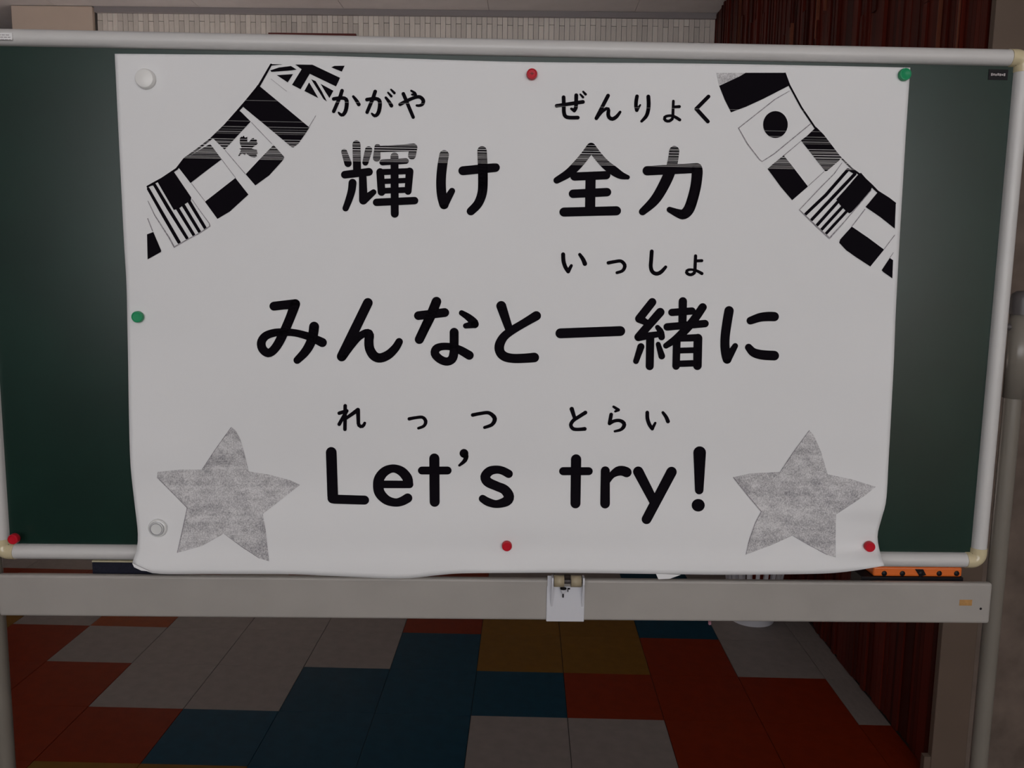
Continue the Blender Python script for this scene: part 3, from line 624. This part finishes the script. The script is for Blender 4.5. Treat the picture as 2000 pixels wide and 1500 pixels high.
shapes('printed_flag', *D_, polys=[[(890+172*math.cos(t*PI/16), 880+188*math.sin(t*PI/16)) for t in range(32)]],
       greys=[[(1085, 412, 4), (880, 530, 6), (680, 690, 6), (375, 930, 6), (500, 1150, 7), (670, 1370, 6), (705, 1395, 5), (870, 1290, 7), (1380, 870, 6)], [(1245, 1112, 3), (1005, 1310, 3)]])
shapes('printed_flag', *E_, polys=[[(1040, 105), (1070, 75), (1210, 215), (1420, 490), (1525, 640), (1490, 690), (1270, 880), (1235, 885), (790, 322), (900, 240)], [(475, 593), (640, 800), (920, 1165), (630, 1417), (420, 1170), (180, 842), (265, 765)]],
       greys=[[(1215, 892, 5), (930, 1150, 5)], [(790, 336, 3), (485, 600, 3)]])
shapes('printed_flag', *F_, polys=[[(1095, 292), (1160, 240), (1360, 470), (1335, 535), (1190, 710), (1000, 920), (958, 942), (880, 880), (800, 795), (735, 700), (900, 520)]],
       lines=[[(935, 190, 27), (560, 620, 27), (207, 955, 26)], [(1055, 265, 28), (680, 660, 28), (312, 1052, 26)], [(770, 735, 26), (407, 1142, 26)], [(850, 820, 26), (482, 1222, 26)], [(920, 900, 24), (560, 1290, 24)], [(935, 180, 18), (1060, 245, 24)]],
       greys=[[(835, 70, 4), (700, 260, 7), (480, 480, 8), (100, 880, 7), (390, 1160, 12), (620, 1370, 13), (880, 1080, 7), (1000, 940, 7), (1335, 545, 6)]])
shapes('printed_flag', *F_, polys=[[(1440, 590), (1460, 560), (1640, 680), (1762, 770), (1745, 1205), (1500, 1010), (1240, 832)], [(1620-1550 and (1620-1550+.11333*a)/.11333, (390-310+.11333*b)/.11333) for a, b in ((385, 463), (660, 650), (942, 860), (705, 1152), (460, 992), (290, 872), (168, 742), (185, 685))]],
       greys=[[(1230, 872, 7), (1010, 1160, 7)]])
shapes('printed_flag', *G_, polys=[[(1040, 1003), (1097, 1043), (1085, 1357), (930, 1248), (900, 1215)]], greys=[[(945, 850, 6), (1125, 610, 6)], [(1045, 1000, 5), (1102, 912, 4)]])
shapes('printed_string', 0, 0, 1, lines=[[(1533.5, 143, 1.4), (1541.5, 166, 1.8), (1565, 209.6, 1.8), (1591.6, 248.8, 1.8), (1619, 279.5, 1.3), (1642, 307.5, 1.2), (1664.5, 330, 1.8), (1682, 343, 2.2), (1702, 362, 2.6), (1714, 374, 2.2), (1736, 387.5, 1.8), (1749, 397, 1.4)]])
H_ = (290, 820, 320/1714); I_ = (1410, 820, 320/1714)
shapes('printed_star', *H_, polys=[[(865, 75), (910, 110), (960, 200), (1010, 380), (1050, 540), (1250, 570), (1480, 630), (1585, 680), (1470, 770), (1330, 880), (1195, 985), (1225, 1150), (1262, 1480), (1160, 1450), (980, 1330), (790, 1190), (560, 1320), (300, 1392), (345, 1190), (405, 920), (250, 770), (90, 610), (95, 545), (340, 520), (560, 520)]], greys=[[(865, 78, 3), (700, 310, 4), (562, 518, 3)], [(92, 600, 4), (405, 920, 4), (350, 1180, 5), (302, 1388, 4)], [(795, 1195, 2), (980, 1330, 4), (1160, 1448, 3)]], m_=M_STAR)
shapes('printed_star', *I_, polys=[[(915, 110), (960, 160), (1040, 340), (1105, 570), (1350, 620), (1610, 700), (1500, 790), (1195, 990), (1190, 1180), (1190, 1440), (1100, 1410), (910, 1310), (740, 1210), (520, 1310), (250, 1410), (290, 1250), (350, 1080), (415, 960), (270, 790), (118, 600), (300, 560), (610, 545), (740, 350)]], greys=[[(915, 112, 3), (740, 350, 4), (612, 543, 3)], [(120, 602, 4), (270, 790, 5), (413, 960, 4), (350, 1080, 4), (290, 1250, 4), (252, 1408, 3)], [(745, 1212, 2), (910, 1310, 3), (1100, 1410, 3)]], m_=M_STAR)
# small curled flaps at the lower edge
for tri in (((1281, 1120.5), (1286, 1131.5), (1308, 1130.5), (1330, 1122.5)), ((258, 1100), (262, 1108), (276, 1114.5), (292, 1116))):
    bm = bmesh.new(); bm.faces.new([bm.verts.new(PP(x, y, .003)) for x, y in tri]); finish('curled_flap', bm, M_PAPER)

# ------------------------------------------------------------------ magnets
def magnet(px, py, r, m_, label, h=.009, on=None, kind='button', extra=None):
    d = depth(px, py)+.0006 if on is None else on
    q = B(px, py, d+h*.7); rr = r/FPX*(DB-d)
    o = empty('round_magnet', BORG+BE*q.x-BN*d+Vector((0, 0, q.z)), -BYAW); tag(o, label, 'magnet')
    if kind == 'button': pr = [(0, 0), (rr*.93, 0), (rr, .0015), (rr*.96, h*.55), (rr*.98, h*.8), (rr*.9, h), (rr*.78, h*1.02), (rr*.70, h*.93), (0, h*.90)]
    elif kind == 'dome': pr = [(0, 0), (rr, 0), (rr, .004), (rr*.97, h*.6), (rr*.88, h*.92), (rr*.7, h*1.02), (0, h*1.05)]
    else: pr = [(0, 0), (rr, 0), (rr, .003), (rr*.93, .0045), (rr*.76, .005), (rr*.74, h*.9), (rr*.68, h), (rr*.62, h*.98), (rr*.58, h*.86), (0, h*.84)]
    obj('magnet_body', lathe(pr, 32), m_, o, True)
    if extra: extra(o, rr, h)
    return o
def mark(o, rr, h):
    bm = bmesh.new(); bx(bm, -rr*.4, rr*.35, -h*.90-.0006, -h*.89, -rr*.02, rr*.1); bx(bm, -rr*.1, rr*.1, -h*.90-.0007, -h*.89, -rr*.2, rr*.25)
    obj('pen_mark', bm, M_REDD, o)
magnet(1039, 144.5, 10.3, M_RED, 'red button magnet with a dark mark, pinning the middle of the poster\'s top edge', extra=mark)
magnet(1768, 145, 11.6, M_GRN, 'green button magnet pinning the top corner of the poster beside bare chalkboard')
magnet(268, 619, 11.2, M_GRN, 'green button magnet half way down the poster\'s long edge, below the printed flags')
magnet(282, 153, 18.5, M_WHT, 'large white domed magnet in the poster\'s top corner', h=.010, kind='dome')
def ring(o, rr, h):
    obj('magnet_lip', lathe([(rr*.74, .0055), (rr*.80, .0052), (rr*.80, .0066), (rr*.74, .0068)], 32), M_LIP, o, True)
    obj('magnet_edge', lathe([(rr*.60, h*.86), (rr*.67, h*.86), (rr*.67, h*1.03), (rr*.60, h*1.03), (rr*.60, h*.86)], 32), M_LIP, o, True)
M_LIP = mat('clear_plastic_edge', (.33, .33, .35), .15, .7)
magnet(306, 1033, 18.2, M_CLR, 'clear stepped magnet in the poster\'s bottom corner beside a printed star', h=.0085, kind='step', extra=ring)
magnet(990, 1067, 10.3, M_RED, 'red button magnet pinning the middle of the poster\'s bottom edge, above the latch')
magnet(1699, 1068, 10.8, M_RED, 'red button magnet pinning the poster\'s bottom corner beside a printed star')
magnet(26, 1053, 10.6, M_RED, 'red button magnet on the bare chalkboard, at its frame corner', on=.0155, h=.010)


bk = empty('wastebasket', (.925, 3.31, 0)); tag(bk, 'white slatted plastic wastebasket on the floor beside the wood wall', 'wastebasket')
HB, R0, R1 = .27, .085, .118
obj('basket_bottom', lathe([(0, .004), (R0*.9, .004), (R0, .0), (R0+.003, .03), (R0+.001, .03), (R0-.003, .006), (0, .006)], 36, 'Z'), M_BASKET, bk, True)
obj('basket_rim', lathe([(R1-.002, HB-.03), (R1+.004, HB-.03), (R1+.006, HB), (R1, HB+.003), (R1-.003, HB)], 36, 'Z'), M_BASKET, bk, True)
for k in range(22):
    a = 2*PI*k/22; bm = bmesh.new(); hw = .0075
    vs = []
    for rr, zz in ((R0+.001, .025), (R1, HB-.025)):
        for dr in (0, .003):
            for dt in (-hw, hw): vs.append(bm.verts.new(((rr+dr)*math.cos(a)-dt*math.sin(a), (rr+dr)*math.sin(a)+dt*math.cos(a), zz)))
    for f in ((0, 1, 5, 4), (2, 6, 7, 3), (0, 4, 6, 2), (1, 3, 7, 5), (0, 2, 3, 1), (4, 5, 7, 6)): bm.faces.new([vs[i] for i in f])
    bmesh.ops.recalc_face_normals(bm, faces=bm.faces); obj('slat', bm, M_BASKET, bk)
r = ray(1386, 1217); q = CAM+r*(-HC/r.z)
bm = bmesh.new(); tube(bm, (-.004, -.02, .006), (.004, .02, .006), .006, 14)
o = obj('chalk_piece', bm, M_PINK, None, False, (q.x, q.y, 0)); tag(o, 'small piece of pink chalk on the floor near the wastebasket', 'chalk')
